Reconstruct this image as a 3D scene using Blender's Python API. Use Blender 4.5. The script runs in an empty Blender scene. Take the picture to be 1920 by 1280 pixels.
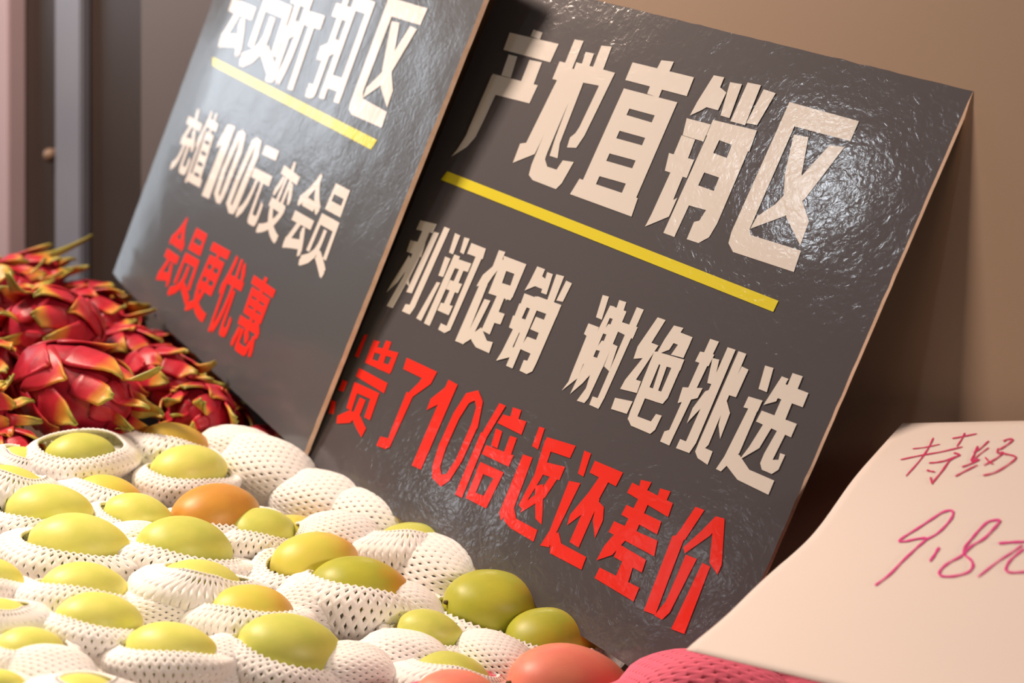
import bpy, bmesh, math, random
from mathutils import Vector, Matrix, noise

# ---------------------------------------------------------------- camera, world, light, exposure
C = bpy.context.scene.collection
SC = bpy.context.scene
CAM_Z = 1.3
cam_d = bpy.data.cameras.new('camera')
cam_d.sensor_width = 36.0
cam_d.lens = 36.0 * 2700 / 1920
cam_d.clip_start = 0.01
cam_d.dof.use_dof = True
cam_d.dof.focus_distance = 1.17
cam_d.dof.aperture_fstop = 5.0
cam = bpy.data.objects.new('camera', cam_d)
C.objects.link(cam)
xr = Vector((0.7288, 0.6848, 0)).normalized()       # image right
fw = Vector((-xr.y, xr.x, 0))                       # view direction (level camera)
mw = Matrix((xr, Vector((0, 0, 1)), -fw)).transposed().to_4x4()
mw.translation = (0, 0, CAM_Z)
cam.matrix_world = mw
SC.camera = cam

world = bpy.data.worlds.new('world')
SC.world = world
world.use_nodes = True
world.node_tree.nodes['Background'].inputs[0].default_value = (1.0, 0.86, 0.78, 1)
world.node_tree.nodes['Background'].inputs[1].default_value = 0.025

SC.view_settings.view_transform = 'Standard'
SC.view_settings.look = 'None'
SC.view_settings.gamma = 1.0
SC.view_settings.use_curve_mapping = False
SC.view_settings.exposure = 0.0


def area(name, loc, target, sx, sy, power, col, spread=180):
    d = bpy.data.lights.new(name, 'AREA')
    d.shape = 'RECTANGLE'
    d.size, d.size_y, d.energy, d.color = sx, sy, power, col
    d.spread = math.radians(spread)
    o = bpy.data.objects.new(name, d)
    o.location = Vector(loc) + Vector((0, 0, CAM_Z))
    dirv = Vector(target) - Vector(loc)
    o.rotation_euler = dirv.to_track_quat('-Z', 'Y').to_euler()
    C.objects.link(o)
    return o


# warm stall lamp, high on the left in front of the signs
area('stall_lamp', (-1.68, 0.18, 1.34), (-0.90, 0.75, -0.10), 0.30, 0.30, 40.5, (1.0, 0.77, 0.61))
# daylight: a shop window to the left and two small lamps behind the camera
area('window_light', (-4.0, 0.16, 1.50), (-1.35, 1.0, 0.34), 0.8, 0.7, 11, (0.80, 0.90, 1.0))
area('skylight', (-1.78, -1.42, 1.49), (-0.6, 0.98, 0.12), 0.15, 0.15, 2.5, (0.86, 0.93, 1.0))
area('far_lamp', (-2.1, -1.65, 0.40), (-0.69, 0.91, -0.17), 0.10, 0.10, 0.22, (0.9, 0.95, 1.0))
# added narrow fill over the near left of the fruit, to brighten it
area('fruit_fill', (-1.0, 0.05, 1.25), (-0.93, 0.42, -0.20), 0.16, 0.16, 1.25, (1.0, 0.80, 0.62), 55)
area('lamp_glint', (-2.42, -1.03, 0.37), (-0.92, 0.90, -0.14), 0.12, 0.12, 0.4, (0.85, 0.93, 1.0))
area('bend_reflection_fill', (-4.5, 0.95, 0.95), (-1.55, 1.0, 0.10), 0.8, 1.1, 4.5, (0.78, 0.90, 1.0))  # added panel for the bluish reflection on the left board's bent side
# added fill from the right, grazing the wall, to brighten the board edges
area('edge_fill', (1.30, 0.90, 0.30), (-0.8, 0.9, 0.05), 0.2, 0.2, 2.6, (1.0, 0.80, 0.66), 70)

# ---------------------------------------------------------------- measured shapes, 0.1 mm in each board's own plane
TITLE_RIGHT = [[-1891,4643,-1769,4638,-1768,4570,-1895,4575],[-2168,4557,-1525,4576,-1534,4393,-2158,4384],[-2070,4356,-1953,4360,-1927,4151,-2055,4149],[-1791,4362,-1631,4372,-1623,4157,-1786,4151],[-2165,4139,-1569,4159,-1579,3978,-2034,3958,-2137,3987],[-2172,4127,-2010,4121,-2028,3949,-2045,3670,-2061,3518,-2116,3408,-2260,3270,-2222,3359,-2187,3507,-2186,3635],[-1362,4654,-1253,4663,-1253,4394,-1252,4171,-1267,3659,-1277,3555,-1437,3523,-1382,4141,-1360,4370],[-1430,4426,-1272,4430,-1284,4255,-1430,4253],[-1494,3601,-1281,3686,-1277,3555,-1487,3413],[-1253,4394,-1133,4390,-1140,3601,-1135,3542,-1077,3486,-959,3488,-933,3585,-805,3603,-840,3390,-877,3323,-1178,3327,-1245,3359,-1263,3456,-1264,3925],[-1178,4572,-1077,4577,-1061,4256,-1044,3717,-1000,3587,-1100,3585,-1120,3758,-1142,4237],[-1235,4459,-763,4463,-776,4322,-1223,4289],[-1033,4663,-914,4678,-903,4442,-1027,4434],[-891,4444,-761,4460,-808,3858,-842,3729,-946,3706,-958,3799,-919,3849,-902,3914,-877,4298],[-329,4676,-195,4691,-198,4570,-196,4359,-331,4366,-338,4587],[-620,4593,72,4608,78,4439,-619,4427],[-597,4353,-446,4355,-471,3443,-628,3429],[-160,4358,11,4367,-1,3412,-165,3403],[-597,4353,11,4367,-1,4209,-474,4198],[-503,4137,-48,4141,-58,4001,-511,3988],[-511,3917,-57,3932,-68,3793,-522,3773],[-527,3703,-65,3719,-64,3579,-545,3557],[-669,3481,18,3491,32,3326,-701,3325],[257,4668,365,4674,366,4585,446,4557,438,4397,316,4396,278,4359,189,4290,204,4416],[169,4261,425,4268,425,4115,199,4114],[189,4111,337,4111,348,3889,190,3884],[139,3937,409,3947,412,3785,171,3785],[234,3821,367,3829,371,3576,402,3604,398,3434,207,3287,219,3400],[440,4648,560,4657,577,4361,482,4362],[606,4683,740,4690,748,4342,597,4339],[780,4664,904,4658,858,4369,752,4361],[440,4305,574,4301,530,3290,410,3291],[429,4310,877,4328,888,4147,429,4172],[501,4051,836,4039,834,3870,502,3875],[471,3758,827,3753,822,3592,475,3573],[700,4311,877,4328,874,3510,853,3386,778,3312,655,3309,655,3463,699,3486,722,3594],[1060,4619,1720,4617,1720,4451,1194,4442,1184,3556,1220,3516,1699,3532,1715,3358,1124,3341,1050,3395,1034,3492],[1562,4377,1692,4395,1548,3924,1441,3747,1189,3562,1202,3672,1318,3813,1380,3952],[1219,4379,1355,4391,1429,4106,1509,3925,1662,3767,1674,3569,1457,3740,1362,3883,1285,4066]]
BAR_RIGHT = [[-2238,3126,1690,3107,1686,3012,-2272,3028]]
LINE_RIGHT = [[-2320,2595,-2097,2622,-2104,2528,-2326,2497],[-2241,2530,-2145,2537,-2140,2217,-2214,1716,-2303,1710,-2245,2037,-2249,2241],[-2343,2382,-2138,2408,-2122,2274,-2334,2266],[-2283,2245,-2211,2195,-2287,1964,-2376,1824,-2362,1910],[-2208,2225,-2143,2187,-2159,2035,-2123,1974,-2198,1993,-2239,2098],[-2094,2545,-2022,2553,-2052,1924,-2129,1913],[-1988,2628,-1911,2629,-1945,1814,-1970,1733,-2084,1730,-2076,1806,-2020,1818],[-1827,2612,-1752,2610,-1747,2421,-1804,2422],[-1830,2373,-1756,2375,-1753,2189,-1817,2183],[-1806,2122,-1759,2130,-1800,1726,-1874,1730],[-1695,2609,-1624,2616,-1620,2461,-1673,2466],[-1730,2426,-1652,2429,-1673,1720,-1755,1720],[-1583,2586,-1387,2590,-1373,2489,-1582,2480],[-1467,2586,-1387,2590,-1410,1769,-1463,1722,-1555,1726,-1552,1791,-1472,1790],[-1655,2400,-1484,2411,-1484,2326,-1663,2311],[-1655,2192,-1492,2203,-1497,2109,-1660,2098],[-1653,1964,-1494,1982,-1499,1888,-1657,1884],[-1600,2374,-1543,2378,-1537,1953,-1614,1948],[-1230,2625,-1149,2632,-1148,2462,-1178,2383,-1203,2291,-1318,2239,-1298,2358,-1225,2466],[-1289,2291,-1198,2299,-1188,1707,-1302,1701],[-1147,2595,-858,2603,-862,2485,-1108,2475],[-1154,2558,-1057,2568,-1035,2263,-1147,2226],[-950,2526,-858,2603,-859,2280,-924,2231],[-1115,2355,-857,2377,-869,2249,-1147,2226],[-1040,2254,-948,2257,-940,1893,-1054,1894],[-1004,2107,-870,2118,-868,2015,-991,2000],[-1165,2164,-1088,2173,-1126,1785,-1204,1701,-1197,1774],[-1146,1820,-1068,1918,-942,1830,-870,1842,-862,1738,-1039,1733,-1120,1773],[-730,2624,-633,2627,-632,2560,-571,2546,-575,2457,-664,2455,-759,2382,-744,2469],[-598,2612,-528,2614,-505,2426,-572,2424],[-491,2626,-400,2635,-393,2382,-473,2383],[-359,2608,-288,2605,-303,2426,-376,2415],[-747,2359,-605,2365,-608,2255,-741,2251],[-756,2260,-659,2265,-664,2127,-753,2124],[-770,2138,-621,2149,-614,2022,-762,2025],[-708,2043,-626,2059,-634,1878,-604,1889,-620,1787,-750,1706,-730,1802],[-619,2374,-539,2374,-539,1708,-620,1705],[-597,2382,-305,2396,-302,2279,-593,2261],[-426,2378,-303,2393,-311,1847,-318,1763,-365,1719,-455,1719,-457,1820,-416,1828,-413,1904],[-520,2211,-339,2220,-332,2094,-525,2090],[-523,2020,-341,2031,-356,1897,-552,1894],[73,2616,142,2624,167,2420,99,2420],[50,2346,170,2352,175,2223,49,2248],[83,2283,163,2281,171,1882,65,1726,94,1822,91,1883],[257,2632,334,2638,344,2558,264,2553],[190,2559,239,2565,237,2015,149,2014],[269,2555,375,2561,374,2050,279,2046],[190,2559,372,2567,372,2469,211,2459],[250,2411,352,2416,341,2328,222,2317],[253,2259,352,2271,341,2183,226,2164],[238,2105,359,2114,348,2026,181,2010],[174,2023,314,2036,241,1862,162,1732,168,1850],[265,2072,373,2088,359,1769,339,1716,256,1706,294,1836],[372,2469,544,2483,543,2377,369,2384],[455,2634,532,2637,511,1828,499,1725,394,1722,392,1798,447,1804,448,1910],[372,2271,430,2269,451,2049,380,2068],[692,2624,777,2628,716,2312,630,2228,620,2337],[720,2410,810,2413,736,2080,789,2085,796,1983,624,1955,635,2042,713,2266,638,2231],[612,1870,790,1906,785,1792,618,1771],[874,2614,970,2625,925,2417,823,2336,841,2476],[930,2581,1087,2585,1087,2483,937,2481],[1001,2548,1087,2585,1084,2402,959,2385],[810,2361,1098,2392,1102,2298,814,2265],[795,2355,888,2367,892,1886,892,1782,816,1751,806,1822],[1014,2383,1098,2392,1095,2053,1072,1993,988,1982,986,2056,1013,2073],[901,2290,966,2296,983,2062,928,2056],[869,2070,1097,2083,1072,1993,858,1969],[809,1764,849,1899,894,1812,1034,1823,1051,1896,1109,1904,1103,1777,1075,1729,869,1720],[1248,2628,1335,2635,1291,1809,1288,1713,1192,1710,1191,1798,1229,1827],[1207,2504,1343,2525,1335,2421,1200,2415],[1187,2184,1365,2244,1358,2155,1202,2051],[1430,2621,1507,2627,1509,1825,1488,1730,1355,1718,1358,1799,1417,1802],[1536,2626,1612,2630,1621,1856,1605,1821,1679,1823,1685,1711,1577,1724,1532,1762,1531,1848],[1340,2495,1404,2504,1446,2304,1386,2296],[1398,2228,1428,2254,1424,2094,1357,1937,1352,2066],[1619,2526,1687,2523,1681,2286,1602,2277],[1600,2248,1688,2154,1697,1937,1633,2033,1613,2139],[1809,2603,1886,2611,1916,2419,1837,2417],[1781,2332,1911,2347,1909,2255,1778,2239],[1825,2293,1905,2296,1905,1902,1819,1711,1769,1711,1794,1828,1801,1930],[1837,1874,1911,1890,2043,1820,2277,1829,2279,1712,1984,1710,1901,1746,1837,1775],[1982,2577,2044,2579,2022,2383,1933,2320,1953,2426],[2057,2632,2148,2639,2160,2229,2057,2230],[2012,2532,2249,2540,2252,2424,2023,2411],[1939,2274,2262,2291,2262,2180,1930,2179],[2005,2223,2083,2226,2049,2004,1928,1855,1963,1982],[2133,2204,2209,2208,2194,1966,2240,1985,2230,2037,2275,2041,2273,1917,2235,1866,2143,1862,2107,1902,2106,1985]]
RED_RIGHT = [[-2437,1358,-2396,1380,-2391,1136,-2449,1130],[-2475,872,-2409,875,-2403,772,-2478,759],[-2513,640,-2451,649,-2410,529,-2482,516],[-2288,1359,-2201,1372,-2208,1306,-2287,1292],[-2131,1411,-2057,1419,-2052,1333,-2134,1326],[-2291,1299,-1916,1360,-1924,1296,-2291,1244],[-2282,1176,-1912,1223,-1916,1141,-2283,1123],[-2287,1292,-2217,1303,-2199,1147,-2285,1137],[-2130,1320,-2061,1330,-2039,1132,-2124,1130],[-1975,1346,-1916,1360,-1909,1166,-1981,1161],[-2328,1052,-1896,1054,-1888,952,-2330,964],[-2315,903,-2232,912,-2203,648,-2281,647],[-2308,910,-1950,931,-1942,846,-2298,820],[-2036,913,-1946,932,-1925,659,-2011,657],[-2166,804,-2080,807,-2077,586,-2170,594],[-2225,647,-2114,646,-2159,539,-2326,465,-2358,535],[-2170,594,-2103,665,-1931,571,-1944,475,-2050,523],[-1791,1355,-1361,1370,-1384,1255,-1777,1244],[-1503,1303,-1361,1370,-1377,1243,-1541,1037,-1608,1047,-1520,1210],[-1622,1071,-1526,1064,-1553,535,-1593,497,-1721,481,-1716,577,-1612,598,-1620,681],[-1193,1355,-1066,1354,-1083,502,-1208,492,-1197,1106,-1300,1009,-1306,1121,-1197,1276],[-811,1395,-931,1321,-981,1106,-995,792,-903,802,-892,1085,-854,1253,-797,1303],[-998,798,-969,578,-916,488,-783,461,-827,554,-882,615,-906,808],[-783,461,-716,546,-667,760,-652,1098,-735,1078,-742,757,-779,588,-830,560],[-645,1087,-709,1324,-811,1395,-808,1306,-757,1250,-729,1067],[-524,1382,-444,1386,-510,1045,-589,972,-569,1117],[-591,1074,-507,1081,-502,472,-593,467],[-363,1403,-262,1416,-253,1318,-349,1314],[-436,1307,-162,1348,-155,1223,-459,1216],[-449,1166,-369,1171,-346,1017,-426,1011],[-269,1170,-188,1180,-176,1019,-261,1011],[-481,995,-147,1032,-149,923,-486,905],[-466,837,-175,858,-182,774,-471,747],[-463,832,-383,838,-376,500,-464,489],[-247,841,-175,858,-202,502,-294,502],[-435,570,-194,600,-202,502,-464,489],[-9,1361,53,1368,75,1179,0,1181],[-56,1080,55,1095,80,641,2,479,-50,528],[4,562,63,651,148,562,403,570,413,467,131,465,31,492],[112,1311,430,1360,425,1244,113,1203],[105,1281,203,1294,229,992,165,660,115,674,145,975],[144,1103,414,1159,413,1035,165,1001],[325,1113,415,1157,344,846,162,623,160,712,275,887],[198,890,270,939,369,750,422,628,337,647],[532,1358,607,1363,628,1159,564,1161],[507,1070,626,1100,595,639,583,493,493,469,523,624],[555,586,613,647,686,575,969,585,975,472,616,455],[672,1324,978,1345,967,1217,670,1215],[785,1255,886,1269,857,1018,667,733,653,823,741,1071],[761,1054,869,1057,863,619,757,622],[842,1046,937,1019,980,917,975,756,889,876],[1166,1361,1268,1384,1261,1297,1179,1295],[1366,1372,1468,1390,1467,1294,1375,1296],[1099,1308,1531,1314,1540,1198,1092,1215],[1132,1125,1499,1141,1510,1034,1124,1033],[1083,958,1536,991,1566,868,1076,858],[1220,1296,1319,1305,1320,867,1189,858],[1151,909,1275,914,1195,707,1074,604,1090,744],[1212,814,1508,811,1519,704,1219,701],[1307,734,1416,743,1437,584,1308,573],[1131,566,1552,589,1554,469,1125,469],[1734,1373,1820,1383,1764,1104,1650,1015,1691,1169],[1646,1083,1751,1147,1784,466,1673,448],[1933,1380,2014,1396,1954,1224,1812,1008,1775,1043,1863,1215],[1932,1344,2017,1390,2149,1071,2150,987,2044,1038],[1824,1004,1929,1016,1895,541,1857,461,1778,458,1823,604],[1986,1010,2064,1014,2089,455,1964,436]]
TITLE_LEFT = [[-1643,4432,-884,4455,-897,4280,-1458,4261,-1447,3455,-1400,3394,-885,3378,-869,3214,-1493,3197,-1580,3234,-1603,3301],[-1064,4240,-927,4233,-1075,3755,-1171,3591,-1404,3400,-1414,3506,-1254,3700],[-1425,4217,-1273,4233,-1156,3934,-1057,3731,-926,3593,-912,3414,-1153,3567,-1258,3742]]
BAR_LEFT = [[-5012,3059,-864,3088,-907,2975,-4930,2967]]
DIGITS_LEFT = [[-3986,2451,-3790,2474,-3775,1580,-3981,1565,-3957,2203,-4057,2135,-4062,2228],[-3602,2483,-3683,2436,-3738,1954,-3706,1668,-3566,1595,-3468,1612,-3510,1660,-3596,1701,-3629,1972,-3581,2410],[-3602,2483,-3492,2460,-3418,2256,-3446,1693,-3477,1609,-3550,1648,-3547,1702,-3540,2223,-3587,2395],[-3209,2495,-3296,2446,-3344,1961,-3346,1657,-3206,1581,-3102,1600,-3157,1649,-3240,1689,-3239,1979,-3183,2430],[-3209,2495,-3083,2482,-3025,2312,-3061,1691,-3098,1596,-3195,1637,-3196,1694,-3152,2277,-3184,2411]]
GLYPHS = [["充",[-5069,2411,-4617,2413,-4567,1635,-5055,1608]],["值",[-4587,2475,-4225,2470,-4102,1619,-4564,1594]],["元",[-2997,2449,-2594,2469,-2527,1626,-3036,1607]],["变",[-2405,2471,-2013,2445,-1995,1621,-2479,1603]],["会",[-1854,2502,-1403,2487,-1418,1653,-1878,1610]],["员",[-1340,2482,-945,2493,-885,1608,-1411,1582]],["会",[-4307,1239,-3947,1214,-3953,412,-4366,364]],["员",[-3857,1188,-3456,1209,-3371,401,-3921,340]],["更",[-3303,1179,-2842,1213,-2866,374,-3383,343]],["优",[-2787,1218,-2340,1240,-2271,391,-2742,341]],["惠",[-2180,1219,-1643,1232,-1631,413,-2111,376]],["会",[-5125,4467,-4376,4468,-4314,3211,-5028,3192]],["员",[-4320,4445,-3546,4436,-3382,3153,-4248,3135]],["折",[-3605,4426,-2812,4452,-2712,3169,-3531,3118]],["扣",[-2610,4412,-1890,4423,-1833,3215,-2549,3169]]]
HAND = [[12.2,[757,2323,767,2210,760,2071,730,1908]],[10.2,[651,2189,740,2217,838,2263]],[13.3,[612,2067,744,2130,883,2188,1014,2259]],[13.3,[900,2333,978,2367,1059,2406]],[11.2,[968,2404,973,2326,970,2253]],[14.3,[840,2063,898,2078,955,2106,1013,2157]],[14.3,[975,2189,1027,2175,1006,2145,980,2102,972,1990,952,1870]],[14.3,[857,1989,895,1982,925,1980]],[12.2,[915,1926,946,1876,961,1863]],[12.2,[1176,2345,1150,2261,1116,2208]],[13.3,[1119,2281,1131,2186,1140,2124,1184,2154]],[10.2,[1205,2276,1172,2208,1140,2124]],[14.3,[1097,2055,1143,2093,1192,2148]],[13.3,[1090,1957,1133,2013,1199,2093]],[13.3,[1280,2350,1302,2377,1340,2378,1324,2324,1288,2264]],[11.2,[1276,2278,1285,2232,1323,2245]],[13.3,[1328,2246,1306,2180,1244,2092]],[11.2,[1220,2175,1273,2128,1305,2117]],[13.3,[1329,2230,1387,2222,1434,2201,1413,2132,1354,2039,1280,1993]],[16.3,[1124,1361,1182,1431,1217,1531,1223,1607,1196,1644,1143,1623,1086,1547,1024,1457,961,1368,944,1327,991,1330,1066,1365,1129,1374,1101,1291,1065,1157,1036,995,991,877]],[18.4,[1251,1314,1252,1242,1250,1172]],[16.3,[1549,1614,1487,1584,1456,1505,1438,1421,1426,1336,1453,1275,1513,1236,1551,1186,1547,1126,1486,1077,1412,1055,1368,1068,1359,1119,1382,1184,1434,1258,1465,1357,1518,1433,1550,1533,1562,1596,1549,1614]],[18.4,[1631,1411,1714,1435,1789,1453,1853,1469]],[13.3,[1790,1424,1749,1349,1690,1247,1625,1091]],[15.3,[1812,1394,1771,1297,1765,1226,1784,1181,1831,1176,1892,1196,1951,1221,1963,1264]]]
# s, t, height, half length, yaw, rim height, skin, label
MANGOES = [
    (-0.334, -0.197, -0.018, 0.0335, 88, 0.17, 'g', 'sunken green mango right below the largest dragon fruit'),
    (-0.339, -0.093, -0.018, 0.0374, 69, 0.20, 'b', 'golden brown mango at the top of the pile'),
    (-0.284, -0.111, -0.018, 0.0380, 87, 0.02, 'y', 'yellow green mango just below the golden brown top one'),
    (-0.269, -0.298, -0.018, 0.0340, 66, 0.62, 'y', 'half hidden green mango at the left edge, upper rows'),
    (-0.344, -0.247, -0.030, 0.0282, 81, 0.49, 'y', 'yellow mango peeking out at upper left under dragon fruit'),
    (-0.270, -0.202, -0.033, 0.0321, 66, 0.28, 't', 'low tan mango in the upper left rows'),
    (-0.202, -0.216, -0.018, 0.0293, 58, 0.02, 'y', 'yellow green mango overlapping the low tan upper left one'),
    (-0.226, -0.286, -0.018, 0.0353, 71, 0.00, 'y', 'bright yellow mango behind the large yellow left one'),
    (-0.162, -0.294, -0.018, 0.0390, 59, 0.10, 'y', 'large yellow mango near the left edge'),
    (-0.188, -0.144, -0.018, 0.0433, 93, -0.02, 'o', 'orange brown mango alone on white foam in upper middle'),
    (-0.133, -0.212, -0.018, 0.0419, 82, -0.02, 'g', 'plump green mango below the orange brown one'),
    (-0.157, -0.115, -0.026, 0.0375, 92, 0.01, 'g', 'small green mango tucked behind the leaning tan pair'),
    (-0.155, -0.077, -0.043, 0.0467, 91, -0.18, 't', 'tan mango at the back of the leaning pair'),
    (-0.082, -0.114, -0.018, 0.0401, 85, -0.07, 't', 'olive tan mango at the front of the leaning pair'),
    (-0.077, -0.014, -0.014, 0.0364, 76, 0.36, 'g', '~green mango half sunk against the right sign board'),
    (-0.022, -0.111, -0.018, 0.0459, 68, 0.15, 'r', 'olive mango with orange end above the biggest green one'),
    (-0.064, -0.243, -0.018, 0.0378, 84, 0.41, 'y', 'thin slice of yellow mango below the plump green one'),
    (-0.019, -0.227, -0.018, 0.0355, 79, 0.19, 't', 'orange ended yellow mango left above the biggest green one'),
    (-0.089, -0.328, -0.018, 0.0335, 80, 0.08, 'y', 'yellow mango behind its lower left overlapping twin'),
    (-0.043, -0.342, -0.018, 0.0329, 83, 0.00, 'y', 'lower front yellow mango of the left overlapping twins'),
    (-0.129, -0.382, -0.018, 0.0218, 56, 0.01, 'y', 'green mango cut by the left edge at middle height'),
    (-0.066, -0.408, -0.018, 0.0242, 64, 0.55, 'y', 'yellow mango slice cut by the lower left edge'),
    (-0.022, -0.407, -0.018, 0.0236, 78, 0.19, 'y', 'yellow mango low in its net near lower left corner'),
    (0.011, -0.316, -0.018, 0.0323, 55, 0.07, 'y', 'yellow green front mango left of the biggest green one'),
    (0.039, -0.230, -0.018, 0.0411, 68, -0.03, 'g', 'biggest green mango lying in the front row centre'),
    (0.038, -0.008, -0.018, 0.0493, 67, -0.35, 'r', "large olive and orange mango at the sign's bottom edge"),
    (0.051, -0.100, -0.018, 0.0273, 51, -0.13, 'g', 'olive green mango sunk left of the large olive one'),
    (0.098, -0.001, -0.018, 0.0419, 62, 0.07, 'r', 'olive mango just above the big salmon mango'),
    (0.103, -0.121, -0.030, 0.0350, 70, 0.34, 'g', 'green mango at bottom behind the smaller salmon one'),
    (0.162, -0.049, -0.018, 0.0512, 61, -0.01, 'p', 'big salmon pink mango at the bottom under the sign'),
    (0.049, -0.406, -0.018, 0.0268, 70, 0.64, 'y', 'yellow mango barely showing at the bottom edge'),
    (0.013, -0.445, -0.018, 0.0156, 70, -0.11, 'y', 'yellow mango in the bottom left corner'),
    (-0.371, -0.268, -0.038, 0.0202, 81, 0.27, 'o', 'orange mango cut by the left edge below dragon fruit'),
    (0.167, -0.183, 0.002, 0.0331, 70, 0.08, 'p', 'smaller salmon pink mango at the bottom edge'),
    (0.261, -0.015, 0.012, 0.0587, 61, 0.05, 'p', ''),
    (0.298, 0.072, 0.012, 0.0501, 61, 0.22, 'p', ''),
    (-0.271, -0.027, -0.018, 0.0445, 26, 0.08, 'n', "closed white foam net at the left sign's lower corner, highest one"),
    (-0.205, -0.012, -0.028, 0.0430, 27, 0.13, 'n', 'closed white foam net just below the lower tip of the left sign'),
    (-0.156, 0.005, -0.026, 0.0424, 15, 0.07, 'n', "closed white foam net at the right sign's lower edge, middle one"),
    (-0.048, -0.010, -0.024, 0.0455, 16, -0.02, 'n', "closed white foam net with wide holes along the right sign's lower edge"),
    (-0.337, -0.141, -0.032, 0.0255, 81, -0.11, 'n', 'closed white foam net between the tall open net and the golden brown mango'),
    (-0.315, -0.032, -0.018, 0.0361, 54, 0.09, 'n', 'closed white foam net at the top of the pile, right of the golden brown mango'),
    (-0.116, -0.059, -0.018, 0.0328, 53, 0.09, 'n', 'closed white foam net above the olive mango with an orange end'),
    (-0.001, -0.090, -0.028, 0.0353, 52, 0.22, 'n', 'closed white foam net left of the large olive and orange mango'),
    (0.066, -0.136, -0.028, 0.0309, 51, 0.16, 'n', 'closed white foam net right of the biggest green mango'),
    (0.098, -0.067, -0.028, 0.0318, 29, 0.16, 'n', 'closed white foam net behind the smaller salmon mango'),
    (0.024, -0.286, -0.028, 0.0250, 71, 0.01, 'n', ''),
    (-0.057, -0.281, -0.028, 0.0283, 73, 0.09, 'n', ''),
    (-0.027, -0.155, -0.028, 0.0321, 73, 0.09, 'n', ''),
    (-0.171, -0.236, -0.030, 0.0265, 76, -0.09, 'n', ''),
    (-0.001, -0.402, -0.028, 0.0276, 70, 0.22, 'n', ''),
    (0.068, -0.192, -0.028, 0.0295, 71, 0.09, 'n', ''),
]
PINK_CLOSED = {34: 'pink foam net sleeve under the lower left corner of the price card', 35: 'pink foam net sleeve at the bottom edge below the price card'}
# s, t, height, half length, radius, yaw, pitch, label
DRAGONS = [
    (-0.430, -0.160, 0.010, 0.062, 0.044, 25, -5, 'largest dragon fruit, red with yellow tipped scales, just above the mango nets'),
    (-0.590, -0.096, 0.016, 0.060, 0.044, -75, 5, 'dragon fruit with orange tips lying directly above the largest one'),
    (-0.789, -0.073, -0.012, 0.055, 0.040, 60, 15, 'dragon fruit at the left edge on top of the heap'),
    (-0.508, -0.210, -0.005, 0.043, 0.036, 8, 0, 'shaded dragon fruit at the left edge beside the largest one'),
    (-0.395, -0.030, -0.012, 0.040, 0.034, -57, 0, 'small round dragon fruit nearest the nets, against the left sign'),
    (-0.480, -0.030, 0.000, 0.042, 0.033, 25, 5, 'dragon fruit with pale pink scales against the middle of the left sign'),
    (-0.690, 0.004, -0.008, 0.050, 0.038, 23, 10, 'dark red dragon fruit against the left corner of the left sign'),
    (-0.430, -0.265, -0.014, 0.038, 0.034, 84, 0, 'dragon fruit cut by the left edge, below the shaded one'),
    (-0.880, 0.020, -0.020, 0.052, 0.038, 40, 25, 'dragon fruit with a tall green leaf tip at the back'),
    (-0.585, -0.002, -0.014, 0.040, 0.034, 3, 0, 'dark red dragon fruit between the orange tipped one and the sign'),
    (-0.385, -0.240, -0.038, 0.030, 0.026, 10, 0, 'small red dragon fruit low at the left, touching the foam nets'),
    (-0.37, 0.045, -0.052, 0.045, 0.032, 20, 0, 'dark dragon fruit under the left sign\'s lower edge, nearest the foam nets'),
    (-0.46, 0.05, -0.052, 0.045, 0.032, -40, 0, 'dark dragon fruit under the left sign\'s lower edge, second from the foam nets'),
    (-0.55, 0.05, -0.042, 0.045, 0.032, 70, 0, 'dark dragon fruit under the left sign\'s lower edge, third from the foam nets'),
    (-0.64, 0.07, -0.036, 0.045, 0.032, 10, 0, 'dark dragon fruit under the left sign\'s lower edge, fourth from the foam nets'),
    (-0.74, 0.075, -0.034, 0.045, 0.032, -60, 0, 'dark dragon fruit under the left sign\'s lower edge, near the far left corner'),
    (-0.82, 0.08, -0.03, 0.045, 0.032, 30, 0, 'dark dragon fruit under the left sign\'s lower edge, at its far left corner'),
]


# ---------------------------------------------------------------- helpers
def V(p): return Vector(p) + Vector((0, 0, CAM_Z))

def link(name, me, mats, parent=None, mtx=None):
    o = bpy.data.objects.new(name, me)
    C.objects.link(o)
    for m in (mats if isinstance(mats, (list, tuple)) else [mats]):
        me.materials.append(m)
    if parent is not None: o.parent = parent
    if mtx is not None: o.matrix_local = mtx
    return o

def tag(o, label, cat, group=None):
    o['label'] = label
    o['category'] = cat
    if group: o['group'] = group
    return o

def empty(name, mtx, label, cat, group=None):
    o = bpy.data.objects.new(name, None)
    o.empty_display_size = 0.02
    C.objects.link(o)
    o.matrix_world = mtx
    return tag(o, label, cat, group)

def frame(origin, x, y, z):
    m = Matrix((Vector(x).normalized(), Vector(y).normalized(), Vector(z).normalized())).transposed().to_4x4()
    m.translation = origin
    return m

def bm_mesh(name, bm, smooth=False):
    me = bpy.data.meshes.new(name)
    bm.normal_update()
    bm.to_mesh(me)
    bm.free()
    if smooth:
        for p in me.polygons: p.use_smooth = True
    return me

def add_box(bm, lo, hi):
    vs = [bm.verts.new((x, y, z)) for x in (lo[0], hi[0]) for y in (lo[1], hi[1]) for z in (lo[2], hi[2])]
    for f in ((0,1,3,2),(4,6,7,5),(0,4,5,1),(2,3,7,6),(0,2,6,4),(1,5,7,3)):
        bm.faces.new([vs[i] for i in f])

def struct_box(name, lo, hi, m, bevel=0.0):
    bm = bmesh.new(); add_box(bm, lo, hi)
    if bevel: bmesh.ops.bevel(bm, geom=list(bm.edges), offset=bevel, segments=2, affect='EDGES')
    o = link(name, bm_mesh(name, bm), m)
    o.location.z = CAM_Z
    o['kind'] = 'structure'
    return o

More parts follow.
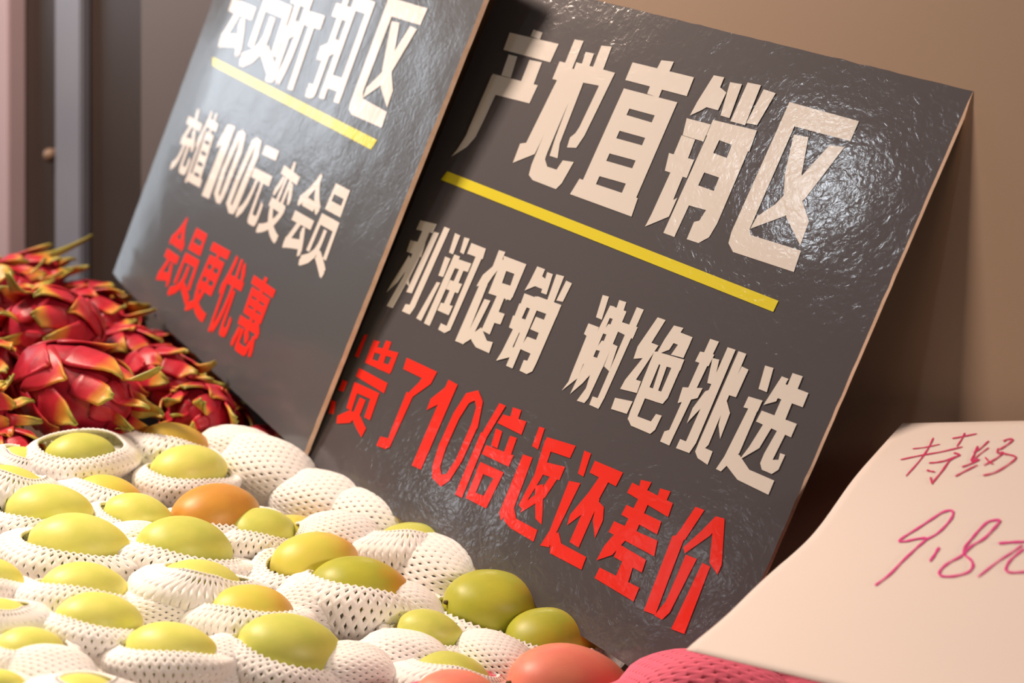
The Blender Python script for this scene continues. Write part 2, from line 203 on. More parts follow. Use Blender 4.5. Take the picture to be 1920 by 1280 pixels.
# ---------------------------------------------------------------- materials
class NT:
    def __init__(s, name):
        s.m = bpy.data.materials.new(name); s.m.use_nodes = True
        s.t = s.m.node_tree; s.b = s.t.nodes['Principled BSDF']
    def n(s, typ, **kw):
        nd = s.t.nodes.new(typ)
        for k, v in kw.items():
            if k[0] == '_': setattr(nd, k[1:], v)
            else: nd.inputs[k.replace('_', ' ')].default_value = v
        return nd
    def l(s, a, b): s.t.links.new(a, b)
    def p(s, **kw):
        for k, v in kw.items(): s.b.inputs[k.replace('_', ' ')].default_value = v
    def coord(s, kind='Object'): return s.n('ShaderNodeTexCoord').outputs[kind]
    def noise(s, scale, detail=3, vec=None, dist=0.0, rough=0.5):
        nd = s.n('ShaderNodeTexNoise', Scale=scale, Detail=detail, Distortion=dist, Roughness=rough)
        s.l(vec if vec else s.coord(), nd.inputs['Vector'])
        return nd.outputs['Fac']
    def ramp(s, fac, stops):
        r = s.n('ShaderNodeValToRGB'); e = r.color_ramp.elements
        while len(e) < len(stops): e.new(0.5)
        for el, (p, c) in zip(e, stops): el.position = p; el.color = (*c, 1)
        s.l(fac, r.inputs[0]); return r.outputs[0]
    def bump(s, h, strength, dist, chain=None):
        b = s.n('ShaderNodeBump', Strength=strength, Distance=dist)
        s.l(h, b.inputs['Height'])
        if chain: s.l(chain, b.inputs['Normal'])
        return b.outputs['Normal']

def film_normal(k):
    co = k.coord()
    big = k.bump(k.noise(9, 2, co), 0.12, 0.02)
    fine = k.bump(k.noise(120, 3, co, 1.2, 0.5), 0.11, 0.0022, big)
    return fine

def film(name, col, rough=0.16):
    k = NT(name)
    k.p(Base_Color=(*col, 1), Roughness=0.6, Specular_IOR_Level=0.2, Coat_Weight=1.0, Coat_Roughness=rough, Coat_IOR=1.5)
    k.l(film_normal(k), k.b.inputs['Coat Normal'])
    return k.m

def plain(name, c1, c2=None, scale=8, rough=0.6, bump=0.0, bscale=60, spec=0.4):
    k = NT(name); k.p(Roughness=rough, Specular_IOR_Level=spec)
    c2 = c2 or tuple(x * 0.85 for x in c1)
    k.l(k.ramp(k.noise(scale, 4), [(0.3, c2), (0.7, c1)]), k.b.inputs['Base Color'])
    if bump: k.l(k.bump(k.noise(bscale, 4), bump, 0.002), k.b.inputs['Normal'])
    return k.m

M = {}
M['film'] = film('laminated_charcoal_print', (0.084, 0.078, 0.090), 0.11)
M['film_l'] = film('laminated_slate_print', (0.082, 0.086, 0.096), 0.18)
M['white'] = film('laminated_white_print', (0.80, 0.76, 0.72))
M['yellow'] = film('laminated_yellow_print', (0.80, 0.70, 0.02))
M['red'] = film('laminated_red_print', (0.90, 0.022, 0.008))
M['edge'] = plain('foamboard_edge', (0.88, 0.66, 0.52), (0.74, 0.52, 0.38), 90, 0.8, 0.5, 300)
M['back'] = plain('board_back', (0.06, 0.05, 0.045), None, 20, 0.7)
M['wall'] = plain('beige_wall_panel', (0.40, 0.285, 0.205), (0.375, 0.265, 0.19), 3, 0.55, 0.05, 40)
M['mauve'] = plain('mauve_wall_panel', (0.11, 0.095, 0.095), (0.10, 0.087, 0.087), 3, 0.5)
M['brown'] = plain('dark_brown_panel', (0.046, 0.032, 0.027), (0.038, 0.027, 0.023), 5, 0.45)
M['post'] = plain('pale_grey_post', (0.23, 0.245, 0.30), (0.20, 0.215, 0.27), 6, 0.4)
M['pink'] = plain('dusty_pink_panel', (0.56, 0.43, 0.48), (0.52, 0.40, 0.44), 6, 0.6)
M['latch'] = plain('tarnished_brass', (0.30, 0.20, 0.14), None, 60, 0.4)
M['floor'] = plain('grey_floor_tile', (0.30, 0.28, 0.26), None, 3, 0.5)
M['table'] = plain('dark_plywood', (0.10, 0.065, 0.045), (0.07, 0.045, 0.03), 20, 0.6)
M['underlay'] = plain('white_underlay', (0.80, 0.74, 0.68), (0.70, 0.64, 0.58), 30, 0.8, 0.4, 200)
M['paper'] = plain('price_card_paper', (0.80, 0.70, 0.655), (0.78, 0.685, 0.64), 6, 0.6, 0.06, 300, 0.3)
M['ink'] = plain('magenta_marker', (0.80, 0.028, 0.30), (0.72, 0.02, 0.27), 120, 0.5)
M['ink2'] = plain('crimson_marker', (0.66, 0.02, 0.13), (0.60, 0.015, 0.14), 120, 0.5)

def net_mat(name, c):
    k = NT(name)
    k.p(Base_Color=(*c, 1), Roughness=0.75, Specular_IOR_Level=0.25, Subsurface_Weight=0.25, Subsurface_Scale=0.004, Subsurface_Radius=(1, 0.8, 0.6))
    k.l(k.bump(k.noise(900, 2), 0.3, 0.0006), k.b.inputs['Normal'])
    return k.m
M['net'] = net_mat('white_foam_net', (0.95, 0.92, 0.90))
M['pnet'] = net_mat('pink_foam_net', (0.88, 0.17, 0.27))

def mango_mat(name, base, base2, blush, lo, hi):
    k = NT(name)
    k.p(Roughness=0.42, Specular_IOR_Level=0.4, Subsurface_Weight=0.10, Subsurface_Scale=0.004)
    co = k.coord('Generated')
    body = k.ramp(k.noise(3.2, 3, co), [(0.35, base2), (0.65, base)])
    sx = k.n('ShaderNodeSeparateXYZ'); k.l(co, sx.inputs[0])
    ns = k.noise(4.0, 3, co)
    ad = k.n('ShaderNodeMath', _operation='MULTIPLY_ADD'); ad.inputs[1].default_value = 0.35
    k.l(ns, ad.inputs[0]); k.l(sx.outputs[0], ad.inputs[2])
    f = k.n('ShaderNodeMapRange'); f.interpolation_type = 'SMOOTHSTEP'
    f.inputs['From Min'].default_value = lo + 0.17; f.inputs['From Max'].default_value = hi + 0.17
    k.l(ad.outputs[0], f.inputs['Value'])
    mx = k.n('ShaderNodeMix', _data_type='RGBA')
    k.l(f.outputs[0], mx.inputs[0]); k.l(body, mx.inputs[6]); mx.inputs[7].default_value = (*blush, 1)
    # fine pale lenticels
    vo = k.n('ShaderNodeTexVoronoi', Scale=42.0); k.l(co, vo.inputs['Vector'])
    sp = k.ramp(vo.outputs['Distance'], [(0.06, (1, 1, 1)), (0.14, (0, 0, 0))])
    m2 = k.n('ShaderNodeMix', _data_type='RGBA')
    mul = k.n('ShaderNodeMath', _operation='MULTIPLY'); mul.inputs[1].default_value = 0.22
    k.l(sp, mul.inputs[0]); k.l(mul.outputs[0], m2.inputs[0])
    k.l(mx.outputs[2], m2.inputs[6]); m2.inputs[7].default_value = (0.80, 0.72, 0.30, 1)
    k.l(m2.outputs[2], k.b.inputs['Base Color'])
    k.l(k.bump(k.noise(60, 2, co), 0.06, 0.001), k.b.inputs['Normal'])
    return k.m
MM = {
 'g': mango_mat('green_mango_skin', (0.66, 0.68, 0.15), (0.57, 0.62, 0.12), (0.66, 0.56, 0.08), 0.8, 1.3),
 'y': mango_mat('yellow_green_mango_skin', (0.79, 0.79, 0.20), (0.70, 0.73, 0.16), (0.80, 0.64, 0.10), 0.75, 1.2),
 't': mango_mat('tan_mango_skin', (0.74, 0.65, 0.12), (0.68, 0.64, 0.10), (0.76, 0.40, 0.07), 0.45, 1.0),
 'b': mango_mat('brown_gold_mango_skin', (0.62, 0.44, 0.07), (0.57, 0.40, 0.07), (0.58, 0.27, 0.06), 0.5, 1.0),
 'o': mango_mat('orange_mango_skin', (0.68, 0.34, 0.06), (0.62, 0.29, 0.055), (0.55, 0.36, 0.05), 0.7, 1.1),
 'r': mango_mat('olive_mango_skin', (0.50, 0.50, 0.055), (0.42, 0.45, 0.05), (0.66, 0.33, 0.04), 0.42, 0.85),
 'p': mango_mat('salmon_mango_skin', (0.88, 0.30, 0.20), (0.84, 0.24, 0.18), (0.88, 0.38, 0.17), 0.6, 1.1),
}
M['stem'] = plain('mango_stem_scar', (0.12, 0.08, 0.03), None, 60, 0.8)

def dragon_mat(name):
    k = NT(name); k.p(Roughness=0.42, Specular_IOR_Level=0.4)
    a = k.n('ShaderNodeAttribute', _attribute_name='ripe')
    c = k.ramp(a.outputs['Fac'], [(0.0, (0.40, 0.012, 0.035)), (0.50, (0.66, 0.03, 0.055)), (0.70, (0.76, 0.30, 0.05)), (0.88, (0.70, 0.50, 0.09)), (1.0, (0.38, 0.36, 0.07))])
    mx = k.n('ShaderNodeMix', _data_type='RGBA', _blend_type='MULTIPLY'); mx.inputs[0].default_value = 0.7
    k.l(c, mx.inputs[6])
    k.l(k.ramp(k.noise(40, 4), [(0.3, (0.62, 0.55, 0.55)), (0.65, (1, 1, 1))]), mx.inputs[7])
    k.l(mx.outputs[2], k.b.inputs['Base Color'])
    k.l(k.bump(k.noise(70, 3), 0.25, 0.002), k.b.inputs['Normal'])
    return k.m
M['bract'] = dragon_mat('dragon_fruit_bract')
M['dbody'] = plain('dragon_fruit_skin', (0.50, 0.018, 0.05), (0.30, 0.010, 0.025), 45, 0.42, 0.3, 70)

# ---------------------------------------------------------------- the setting
struct_box('wall_right', (-1.10, 1.003, -1.3), (1.6, 1.16, 1.7), M['wall'])
struct_box('wall_back', (-1.674, 1.06, -1.3), (-1.10, 1.16, 1.7), M['mauve'])
struct_box('wall_left', (-3.4, 1.13, -1.3), (-1.674, 1.16, 1.7), M['brown'])
struct_box('trim_1', (-1.994, 1.112, -1.3), (-1.918, 1.13, 1.7), M['post'], 0.003)
struct_box('trim_2', (-2.75, 1.10, -1.3), (-2.113, 1.13, 1.7), M['pink'], 0.002)
struct_box('floor', (-3.4, -3.0, -1.32), (1.6, 1.16, -1.3), M['floor'])
bm = bmesh.new()
bmesh.ops.create_uvsphere(bm, u_segments=16, v_segments=10, radius=0.011)
bmesh.ops.create_cone(bm, cap_ends=True, segments=16, radius1=0.016, radius2=0.013, depth=0.006, matrix=Matrix.Translation((0, 0.012, 0)) @ Matrix.Rotation(math.pi/2, 4, 'X'))
lt = link('door_knob', bm_mesh('door_knob', bm, True), M['latch'])
lt.matrix_world = Matrix.Translation(V((-2.012, 1.116, 0.283)))
tag(lt, 'small tarnished knob on the dark brown panel left of the grey post', 'knob')

# sloping display table
P0 = Vector((-0.87620827, 0.89192526, -0.19907407))
SN = Vector((0.32897, 0, 0.94434)).normalized()
E1 = Vector((SN.z, 0, -SN.x)); E2 = Vector((0, 1, 0))
SF = frame(V(P0), E1, E2, SN)
def slope(s, t, h): return V(P0 + E1 * s + E2 * t + SN * h)

tb = empty('display_table', SF @ Matrix.Translation((0, 0, -0.125)), 'dark wooden sloping display table beneath the mangoes and dragon fruit', 'table')
bm = bmesh.new(); add_box(bm, (-1.15, -0.75, -0.0), (0.75, 0.106, 0.022)); bmesh.ops.bevel(bm, geom=list(bm.edges), offset=0.003, segments=2, affect='EDGES')
link('table_board', bm_mesh('table_board', bm), M['table'], tb)
bm = bmesh.new(); add_box(bm, (-0.345, -0.70, 0.022), (0.20, 0.02, 0.030)); bmesh.ops.bevel(bm, geom=list(bm.edges), offset=0.003, segments=2, affect='EDGES')
link('bright_underlay', bm_mesh('bright_underlay', bm), M['underlay'], tb)['label'] = 'added white sheet on the table, lightening the gaps'  # bright sheet added under the nets so the gaps stay light
bm = bmesh.new(); add_box(bm, (-1.15, -0.772, -0.06), (0.75, -0.75, 0.04)); bmesh.ops.bevel(bm, geom=list(bm.edges), offset=0.003, segments=2, affect='EDGES')
link('front_rail', bm_mesh('front_rail', bm), M['table'], tb)
inv = tb.matrix_world.inverted()
for s in (-1.08, 0.68):
    for t in (-0.70, 0.05):
        top = slope(s, t, -0.125)
        bm = bmesh.new(); add_box(bm, (top.x - 0.025, top.y - 0.025, 0.0), (top.x + 0.025, top.y + 0.025, top.z + 0.005))
        o = link('leg', bm_mesh('leg', bm), M['table'], tb); o.matrix_local = inv

# ---------------------------------------------------------------- sign boards
rnd = random.Random(4)
def bendL(x, y):
    d = x + 0.572
    return -0.6 * (0.12 - d) ** 2 if d < 0.12 else 0.0
def flat(x, y): return 0.0

def make_panel(x0, x1, y0, y1, th, bend, seed):
    bm = bmesh.new(); nx, ny = 56, 52
    F, B = {}, {}
    for i in range(nx + 1):
        for j in range(ny + 1):
            x = x0 + (x1 - x0) * i / nx; y = y0 + (y1 - y0) * j / ny
            jx = jy = 0
            if i in (0, nx): jx = 0.0007 * noise.noise((y * 90, seed, i)) + 0.0004 * noise.noise((y * 300, seed, i))
            if j in (0, ny): jy = 0.0009 * noise.noise((x * 70, seed, j + 5))
            zz = bend(x, y) + 0.0003 * noise.noise((x * 7, y * 7, seed))
            F[i, j] = bm.verts.new((x + jx, y + jy, zz)); B[i, j] = bm.verts.new((x + jx * 0.4, y + jy, zz - th))
    for i in range(nx):
        for j in range(ny):
            bm.faces.new((F[i, j], F[i+1, j], F[i+1, j+1], F[i, j+1])).smooth = True
            f = bm.faces.new((B[i, j], B[i, j+1], B[i+1, j+1], B[i+1, j])); f.material_index = 2
    def rim(a, b):
        f = bm.faces.new((F[a], B[a], B[b], F[b])); f.material_index = 1
    for i in range(nx): rim((i, 0), (i+1, 0)); rim((i+1, ny), (i, ny))
    for j in range(ny): rim((nx, j), (nx, j+1)); rim((0, j+1), (0, j))
    bmesh.ops.recalc_face_normals(bm, faces=list(bm.faces))
    bmesh.ops.split_edges(bm, edges=[e for e in bm.edges if len({f.smooth for f in e.link_faces}) > 1])
    return bm_mesh('panel', bm)

def follow(bm, bend):
    if bend is flat: return
    for k in range(1, 13):
        bmesh.ops.bisect_plane(bm, geom=list(bm.verts) + list(bm.edges) + list(bm.faces), dist=1e-7, plane_co=(-0.572 + 0.01 * k, 0, 0), plane_no=(1, 0, 0))
    for v in bm.verts: v.co.z += bend(v.co.x, v.co.y)

def fill_polys(bm, polys):
    for k, q in enumerate(polys):
        pts = [(q[i] * 1e-4, q[i+1] * 1e-4) for i in range(0, len(q), 2)]
        a = sum(p[0] * r[1] - r[0] * p[1] for p, r in zip(pts, pts[1:] + pts[:1]))
        if a < 0: pts.reverse()
        bm.faces.new([bm.verts.new((x, y, 0.0005 + k * 0.000001)) for x, y in pts])
    bm.normal_update()
    bmesh.ops.triangulate(bm, faces=list(bm.faces), ngon_method='EAR_CLIP')

def print_mesh(name, polys, bend, m, parent):
    bm = bmesh.new()
    fill_polys(bm, polys)
    follow(bm, bend)
    return link(name, bm_mesh(name, bm), m, parent)

def glyph_mesh(name, glyphs, bend, m, parent, extra=(), bold=0.022):
    bm = bmesh.new(); k = 0
    fill_polys(bm, extra)
    for ch, q in glyphs:
        c = bpy.data.curves.new('glyph', 'FONT'); c.body = ch; c.resolution_u = 4
        o = bpy.data.objects.new('glyph', c); C.objects.link(o)
        me = bpy.data.meshes.new_from_object(o.evaluated_get(bpy.context.evaluated_depsgraph_get()))
        bpy.data.objects.remove(o); bpy.data.curves.remove(c)
        xs = [v.co.x for v in me.vertices]; ys = [v.co.y for v in me.vertices]
        x0, x1, y0, y1 = min(xs), max(xs), min(ys), max(ys)
        tl, tr, br, bl = [(q[i] * 1e-4, q[i+1] * 1e-4) for i in (0, 2, 4, 6)]
        def mp(co):
            u = (co.x - x0) / (x1 - x0); v = (co.y - y0) / (y1 - y0)
            f = lambda i: (bl[i] * (1-u) + br[i] * u) * (1-v) + (tl[i] * (1-u) + tr[i] * u) * v
            return f(0), f(1)
        for dx, dy in ((0, 0), (bold, 0.02), (-bold, 0.02), (bold, -0.02), (-bold, -0.02)):   # five overprints make the bold weight
            k += 1
            vm = [bm.verts.new((*mp(Vector((v.co.x + dx, v.co.y + dy))), 0.00051 + k * 0.0000012)) for v in me.vertices]
            for p in me.polygons:
                pts = [vm[i] for i in p.vertices]
                ar = sum(r.co.x * t.co.y - t.co.x * r.co.y for r, t in zip(pts, pts[1:] + pts[:1]))
                if abs(ar) < 1e-10: continue
                if ar < 0: pts.reverse()
                bm.faces.new(pts)
        bpy.data.meshes.remove(me)
    follow(bm, bend)
    return link(name, bm_mesh(name, bm), m, parent)

SR = frame(V(P0), (0.94434096, -0.00038284, -0.32896809), (0.32103918, 0.21930411, 0.92132489), (0.07179134, -0.97565648, 0.20722076))
PBL = Vector((-1.10958564, 0.88460154, -0.1133982))
SL = frame(V(PBL), (0.9185202, -0.17484021, -0.35461463), (0.38085529, 0.15044327, 0.91231358), (-0.10615971, -0.97303532, 0.204774))
sr = empty('sign_board', SR, 'square charcoal sign board with its whole white title in view, right of the other board', 'sign', 'charcoal sign boards')
link('panel', make_panel(-0.2515, 0.2505, 0.0, 0.505, 0.005, flat, 3.1), [M['film'], M['edge'], M['back']], sr)
print_mesh('title_lettering', TITLE_RIGHT, flat, M['white'], sr)['label'] = 'big white title characters'
print_mesh('underline_bar', BAR_RIGHT, flat, M['yellow'], sr)['label'] = 'yellow bar under the title'
print_mesh('slogan_lettering', LINE_RIGHT, flat, M['white'], sr)['label'] = 'row of smaller white characters'
print_mesh('promise_lettering', RED_RIGHT, flat, M['red'], sr)['label'] = 'row of red characters'
sl = empty('sign_board', SL, 'charcoal sign board beside the dragon fruit, its top cut off by the frame', 'sign', 'charcoal sign boards')
link('panel', make_panel(-0.572, -0.0035, 0.0, 0.505, 0.0055, bendL, 7.7), [M['film_l'], M['edge'], M['back']], sl)
glyph_mesh('title_lettering', GLYPHS[11:], bendL, M['white'], sl, TITLE_LEFT, 0.034)['label'] = 'big white title characters'
print_mesh('underline_bar', BAR_LEFT, bendL, M['yellow'], sl)['label'] = 'yellow bar under the title'
glyph_mesh('slogan_lettering', GLYPHS[:6], bendL, M['white'], sl, DIGITS_LEFT)['label'] = 'row of smaller white characters'
glyph_mesh('promise_lettering', GLYPHS[6:11], bendL, M['red'], sl)['label'] = 'row of red characters'

# ---------------------------------------------------------------- price card
CB = Vector((-0.5794767, 0.78730601, -0.20669429))
ca = Vector((0.99861785, -0.03107439, -0.04238827)); cu = Vector((0.04850625, 0.79486088, 0.60484984)); cu -= ca * ca.dot(cu)
cf = frame(V(CB), ca, cu, ca.cross(cu))
if cf.col[2].z < 0: cf = frame(V(CB), ca, cu, -ca.cross(cu))
CT = [0, .162, .258, .351, .486, .561, .753, 1.0]; CH = [-.0007, -.0068, -.0070, -.0086, -.0128, -.0128, -.0030, -.0004]
CLH, CSK = 0.24498, 0.18233
def card_h(a, b):
    t = min(max(b / CLH, 0), 1); s = max(0, a - CSK * b)
    # smooth interpolation of the sag
    def ip(t):
        t = min(max(t, 0), 1)
        for i in range(7):
            if t <= CT[i+1]:
                u = (t - CT[i]) / (CT[i+1] - CT[i]); return CH[i] * (1-u) + CH[i+1] * u
        return CH[-1]
    return sum(ip(t + d) for d in (-.05, -.025, 0, .025, .05)) / 5 * math.exp(-s / .12)
card = empty('price_card', cf, 'pale pink paper price card with handwritten magenta 9.8 leaning beside the right sign board', 'price card')
bm = bmesh.new(); g = {}
for i in range(33):
    for j in range(41):
        s = 0.25 * i / 32; b = (CLH + s * 0.161) * j / 40; a = s + CSK * b
        g[i, j] = bm.verts.new((a, b, card_h(a, b)))
for i in range(32):
    for j in range(40):
        bm.faces.new((g[i, j], g[i+1, j], g[i+1, j+1], g[i, j+1])).smooth = True
sheet = link('paper_sheet', bm_mesh('paper_sheet', bm), M['paper'], card)
md = sheet.modifiers.new('thickness', 'SOLIDIFY'); md.thickness = 0.0006; md.offset = -1

def ribbon(bm, pts, w, z0):
    P = [Vector(p) for p in pts]
    Q = []
    for i in range(len(P) - 1):
        p0 = P[i-1] if i else P[0] * 2 - P[1]; p1, p2 = P[i], P[i+1]
        p3 = P[i+2] if i + 2 < len(P) else P[-1] * 2 - P[-2]
        for k in range(8):
            t = k / 8
            Q.append(0.5 * ((2*p1) + (p2-p0)*t + (2*p0-5*p1+4*p2-p3)*t*t + (3*p1-p0-3*p2+p3)*t**3))
    Q.append(P[-1])
    prev = None
    for i, q in enumerate(Q):
        d = (Q[min(i+1, len(Q)-1)] - Q[max(i-1, 0)]).normalized(); nn = Vector((-d.y, d.x))
        ww = w * (0.5 + 0.08 * math.sin(i * 0.7))
        if i in (0, len(Q)-1): ww *= 0.6
        row = []
        for sg in (1, -1):
            c = q + nn * ww * sg
            row.append(bm.verts.new((c.x, c.y, card_h(c.x, c.y) + z0 + i * 0.0000015)))
        if prev: bm.faces.new((prev[0], prev[1], row[1], row[0]))
        prev = row
for nm, rng, m in (('handwritten_characters', range(0, 19), M['ink2']), ('handwritten_price', range(19, len(HAND)), M['ink'])):
    bm = bmesh.new()
    for k in rng:
        w, q = HAND[k]
        ribbon(bm, [(q[i] * 1e-4, q[i+1] * 1e-4) for i in range(0, len(q), 2)], w * 1e-4, 0.0005 + k * 0.000012)
    link(nm, bm_mesh(nm, bm), m, card)

# ---------------------------------------------------------------- mangoes and foam nets
def mango_mesh(L, wb, wc, seed):
    bm = bmesh.new()
    bmesh.ops.create_uvsphere(bm, u_segments=40, v_segments=28, radius=1.0, matrix=Matrix.Rotation(math.pi/2, 4, 'Y'))
    for v in bm.verts:
        x, y, z = v.co
        k = 1 + 0.10 * x * -1 - 0.06 * x * x            # fuller towards the stem end (-x)
        pinch = 1 - 0.10 * max(0, x) ** 3
        dim = 0.045 * math.exp(-((x + 1) / 0.06) ** 2)
        nz = 0.022 * noise.noise((x * 1.3 + seed, y * 1.3, z * 1.3))
        v.co = Vector(((x + dim) * L, y * wb * k * pinch + 0.07 * wb * max(0, x) ** 2, z * wc * k * pinch)) * (1 + nz)
    return bm_mesh('fruit', bm, True)

def stem_mesh(r):
    bm = bmesh.new()
    bmesh.ops.create_cone(bm, cap_ends=True, segments=10, radius1=r, radius2=r * 0.6, depth=r * 2.2, matrix=Matrix.Rotation(-math.pi/2, 4, 'Y'))
    bmesh.ops.bevel(bm, geom=list(bm.edges), offset=r * 0.2, segments=2, affect='EDGES')
    return bm_mesh('stem', bm, True)

def net_mesh(L, wb, wc, zr, seed, dome=False, n=46, flare=1.0, wide=0.0, hole=0.40, phc=0.0, tilt=0.0):
    """diamond lattice foam sleeve: cup round the fruit, rim at height zr (open), or closed hump"""
    r = random.Random(seed)
    def profile(ph):
        if dome: return [(0.30, -1.22), (0.42, -1.05), (0.78, -0.82), (1.02, -0.42), (1.08, 0.0), (1.02, 0.42), (0.78, 0.82), (0.42, 1.05), (0.30, 1.22)]
        z = max(-0.25, min(zr / wc + tilt * math.cos(ph - phc), 0.84))
        cap = math.sqrt(1 - z * z) if z > 0 else 1.0
        return [(0.2, -1.12), (0.8, -0.95), (1.16, -0.62), (1.27 * flare, -0.25 + 0.2 * z), (1.24 * flare, z * 0.6 - 0.10), (1.02 * cap + 0.12 + wide, z - 0.06), (1.0 * cap + 0.04 + wide, z + 0.05)]
    m = 22 if dome else 10
    ph1, ph2, a1, a2 = r.uniform(0, 6.28), r.uniform(0, 6.28), r.uniform(0.02, 0.05), r.uniform(0.02, 0.04)
    def surf(ph, t):
        prof = profile(ph)
        u = t * (len(prof) - 1); i = min(int(u), len(prof) - 2); w = u - i
        p0 = prof[max(i-1, 0)]; p1 = prof[i]; p2 = prof[i+1]; p3 = prof[min(i+2, len(prof)-1)]
        cr = lambda k: 0.5 * ((2*p1[k]) + (p2[k]-p0[k])*w + (2*p0[k]-5*p1[k]+4*p2[k]-p3[k])*w*w + (3*p1[k]-p0[k]-3*p2[k]+p3[k])*w**3)
        rr, zz = cr(0), cr(1)
        wob = 1 + a1 * math.sin(2 * ph + ph1) + a2 * math.sin(5 * ph + ph2) + 0.035 * noise.noise((math.cos(ph) * 2 + seed, math.sin(ph) * 2, t * 3))
        if t > 0.85 and not dome: wob = 1 + (wob - 1) * 0.5
        if dome: return Vector((L * zz + 0.05 * L * math.sin(2 * ph + ph1), wb * rr * wob * math.cos(ph), wc * rr * wob * math.sin(ph)))
        zz += (0.07 * math.sin(ph + ph2) + 0.05 * math.sin(3 * ph + ph1)) * t
        return Vector((L * (rr * wob + (0.10 if rr > 0.5 else 0) * max(0, 1 - (t / 0.85) ** 4) * abs(math.cos(ph))) * math.cos(ph), wb * rr * wob * math.sin(ph), wc * zz))
    bm = bmesh.new(); LV = {}
    for j in range(m + 1):
        for i in range(n):
            LV[i, j] = bm.verts.new(surf((i + 0.5 * (j % 2)) * 2 * math.pi / n, j / m))
    def ring(quad):
        c = sum((v.co for v in quad), Vector()) / len(quad)
        ins = [bm.verts.new(c + (v.co - c) * hole) for v in quad]
        for k in range(len(quad)):
            k2 = (k + 1) % len(quad)
            bm.faces.new((quad[k], quad[k2], ins[k2], ins[k]))
    for j in range(m - 1):
        for i in range(n):
            if j % 2 == 0: q = (LV[i, j], LV[i, j+1], LV[i, j+2], LV[(i-1) % n, j+1])
            else: q = (LV[i, j], LV[(i+1) % n, j+1], LV[i, j+2], LV[i, j+1])
            ring(q)
    bmesh.ops.recalc_face_normals(bm, faces=list(bm.faces))
    return bm_mesh('net', bm, True)

def add_net(mtx, args, m, label, group):
    o = link('foam_net', net_mesh(*args[:5], **args[5]), m)
    o.matrix_world = mtx
    md = o.modifiers.new('foam', 'SOLIDIFY'); md.thickness = 0.0026; md.offset = 1
    return tag(o, label, 'foam net', group)

NETG = 'white foam net sleeves'
for k, (s, t, h, L, yaw, zr, typ, desc) in enumerate(MANGOES):
    r = random.Random(100 + k)
    L = L * 1.04
    wb, wc = L * 0.70, L * 0.64
    yaw2 = math.radians(yaw)
    mtx = SF @ Matrix.Translation((s, t, h)) @ Matrix.Rotation(yaw2, 4, 'Z') @ Matrix.Rotation(r.uniform(-0.12, 0.12), 4, 'Y') @ Matrix.Rotation(r.uniform(-0.2, 0.2), 4, 'X')
    flip = desc.startswith('~')
    desc = desc.lstrip('~')
    if typ != 'n' and desc:
        mm = mtx @ Matrix.Rotation(math.pi, 4, 'Z') if flip else mtx
        mg = empty('mango', mm, desc, 'mango', 'salmon red mangoes' if typ == 'p' else 'green and yellow mangoes')
        link('fruit', mango_mesh(L, wb, wc, k * 3.7), MM[typ], mg)
        link('stem', stem_mesh(L * 0.05), M['stem'], mg, Matrix.Translation((-L * 0.965, 0, 0)))
    if typ == 'p':
        if k in PINK_CLOSED:
            add_net(mtx, (L, wb, wc, 0, k, {'dome': True, 'n': 44, 'hole': 0.28}), M['pnet'], PINK_CLOSED[k], 'pink foam net sleeves')
        else:
            add_net(mtx, (L, wb, wc, zr * L - 0.1 * L, k, {'n': 64, 'hole': 0.28}), M['pnet'], 'pink foam net sleeve around the ' + desc, 'pink foam net sleeves')
    elif typ == 'n':
        add_net(mtx, (L * 0.98, wb * 1.0, wc, 0, k, {'dome': True, 'n': 34, 'hole': 0.34}), M['net'], desc or 'white foam net sleeve tucked down between the mangoes', NETG)
    else:
        add_net(mtx, (L, wb, wc, (zr - 0.04 if k else 0.34) * L, k, {'flare': 1.22, 'wide': 0.26, 'n': 52, 'phc': math.atan2(-0.70, 0.74) - yaw2, 'tilt': -0.1} if k == 0 else {'flare': r.uniform(1.0, 1.1), 'phc': math.atan2(-0.70, 0.74) - yaw2, 'tilt': 0.32}), M['net'], 'white foam net sleeve around the ' + desc, NETG)

# ---------------------------------------------------------------- dragon fruit
def bract_mesh(Lr, rr, th, x0, length, width, lift, curl, seed, green):
    r = random.Random(seed)
    bm = bmesh.new(); lay = bm.verts.layers.float.new('ripe'); g = {}
    nu, nv = 9, 4
    for i in range(nu + 1):
        t = i / nu
        w = width * (0.74 * (1 - t) ** 1.2 + 0.26 * (1 - t ** 5)) * (0.85 + 0.3 * min(1, t * 5) * (1 - t)) * (1 - t ** 8) + 0.0012
        for j in range(-nv, nv + 1):
            v = j / nv
            xx = x0 + t * length
            xe = max(-0.97, min(0.97, xx / Lr))
            rad = rr * math.sqrt(1 - xe * xe)
            rad0 = rr * math.sqrt(max(0.05, 1 - max(-0.97, min(0.97, x0 / Lr)) ** 2))
            rad = max(rad, rad0 * 0.45)
            off = 0.0012 + lift * t ** 1.7 - curl * max(0, t - 0.55) ** 2 + 0.0015 * (1 - v * v) * (1 - t) + 0.0025 * t * v * v
            ang = th + w * v / max(rad, rr * 0.5)
            xw = xx + 0.004 * noise.noise((t * 3, v, seed))
            p = Vector((xw, (rad + off) * math.cos(ang), (rad + off) * math.sin(ang)))
            vv = bm.verts.new(p); vv[lay] = min(1, max(0, t * green + 0.12 * abs(v) * t)); g[i, j] = vv
    for i in range(nu):
        for j in range(-nv, nv):
            bm.faces.new((g[i, j], g[i+1, j], g[i+1, j+1], g[i, j+1])).smooth = True
    bmesh.ops.recalc_face_normals(bm, faces=list(bm.faces))
    return bm_mesh('bract', bm)

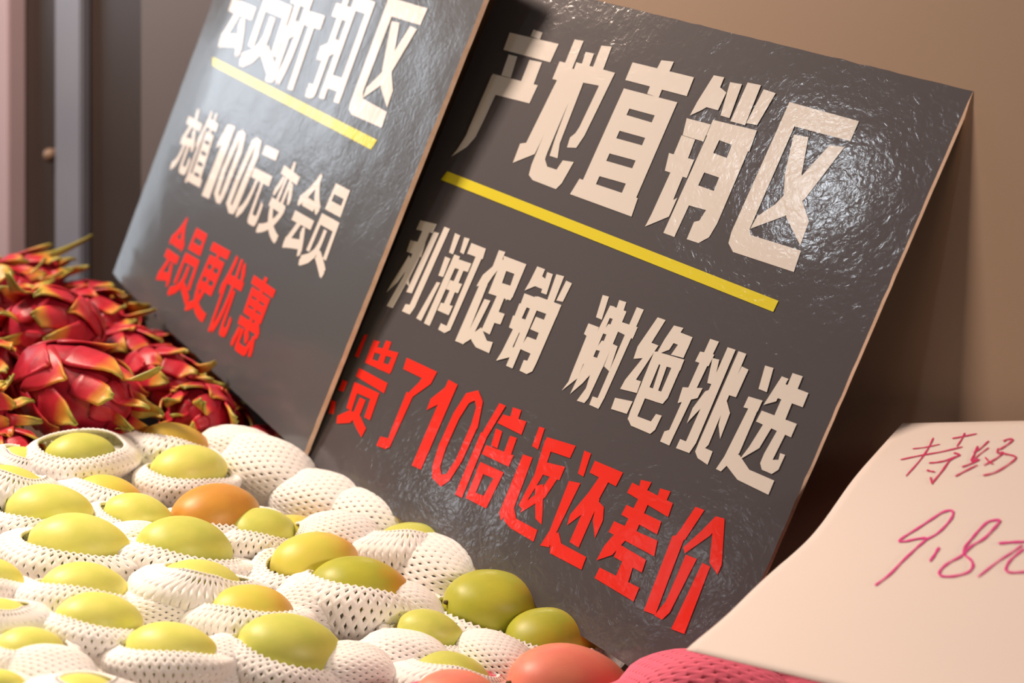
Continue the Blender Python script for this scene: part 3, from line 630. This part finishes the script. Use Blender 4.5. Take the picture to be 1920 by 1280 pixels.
for k, (s, t, h, half, rad, yaw, pitch, label) in enumerate(DRAGONS):
    r = random.Random(900 + k)
    mtx = SF @ Matrix.Translation((s, t, h)) @ Matrix.Rotation(math.radians(yaw), 4, 'Z') @ Matrix.Rotation(math.radians(-pitch), 4, 'Y') @ Matrix.Rotation(r.uniform(0, 6), 4, 'X')
    d = empty('dragon_fruit', mtx, label, 'dragon fruit', 'dragon fruit heap')
    bm = bmesh.new()
    bmesh.ops.create_uvsphere(bm, u_segments=36, v_segments=24, radius=1.0, matrix=Matrix.Rotation(math.pi/2, 4, 'Y'))
    for v in bm.verts:
        x, y, z = v.co
        v.co = Vector((x * half, y * rad, z * rad)) * (1 + 0.05 * noise.noise((x * 2 + k, y * 2, z * 2)))
    link('body', bm_mesh('body', bm, True), M['dbody'], d)
    rows = [(-0.82, 4, 0.75, 0.74, 0.002, 0.45), (-0.46, 5, 0.78, 0.62, 0.007, 0.72), (-0.04, 5, 0.80, 0.44, 0.021, 1.0), (0.36, 5, 0.80, 0.30, 0.027, 1.1), (0.72, 5, 0.85, 0.20, 0.014, 1.2)]
    q = 0
    for ri, (x0, cnt, ln, wd, lf, gr) in enumerate(rows):
        for c in range(cnt):
            q += 1
            th = (c + 0.5 * (ri % 2)) * 2 * math.pi / cnt + r.uniform(-0.15, 0.15)
            me = bract_mesh(half, rad, th, x0 * half, half * ln * r.uniform(0.85, 1.2), rad * wd * r.uniform(0.85, 1.15), rad / 0.043 * lf * r.uniform(0.6, 1.4), r.uniform(-0.03, 0.05), k * 50 + q, gr * r.uniform(0.85, 1.1))
            o = link('bract', me, M['bract'], d)
            md = o.modifiers.new('flesh', 'SOLIDIFY'); md.thickness = 0.0022; md.offset = 0
    if k == 8:                                          # one long green scale stands up beside the board
        bm = bmesh.new(); lay = bm.verts.layers.float.new('ripe'); prev = None
        a, b, c = slope(-0.868, 0.012, 0.014), slope(-0.862, 0.050, 0.022), slope(-0.852, 0.088, 0.058)
        inv = mtx.inverted()
        for i in range(11):
            t = i / 10
            p = a * (1-t) ** 2 + b * 2 * t * (1-t) + c * t * t
            w = 0.0085 * (1 - t) ** 0.7 + 0.0004
            row = []
            for sg, dz in ((-1, 0.002), (0, -0.001), (1, 0.002)):
                v = bm.verts.new(inv @ (p + E1 * w * sg * 0.5 + Vector((0, 0, w * sg + dz)))); v[lay] = 0.45 + 0.55 * min(1, t * 2.5); row.append(v)
            if prev:
                for q in range(2): bm.faces.new((prev[q], prev[q+1], row[q+1], row[q])).smooth = True
            prev = row
        o = link('bract', bm_mesh('bract', bm), M['bract'], d)
        o['label'] = 'long upright green scale'
        md = o.modifiers.new('flesh', 'SOLIDIFY'); md.thickness = 0.0025; md.offset = 0
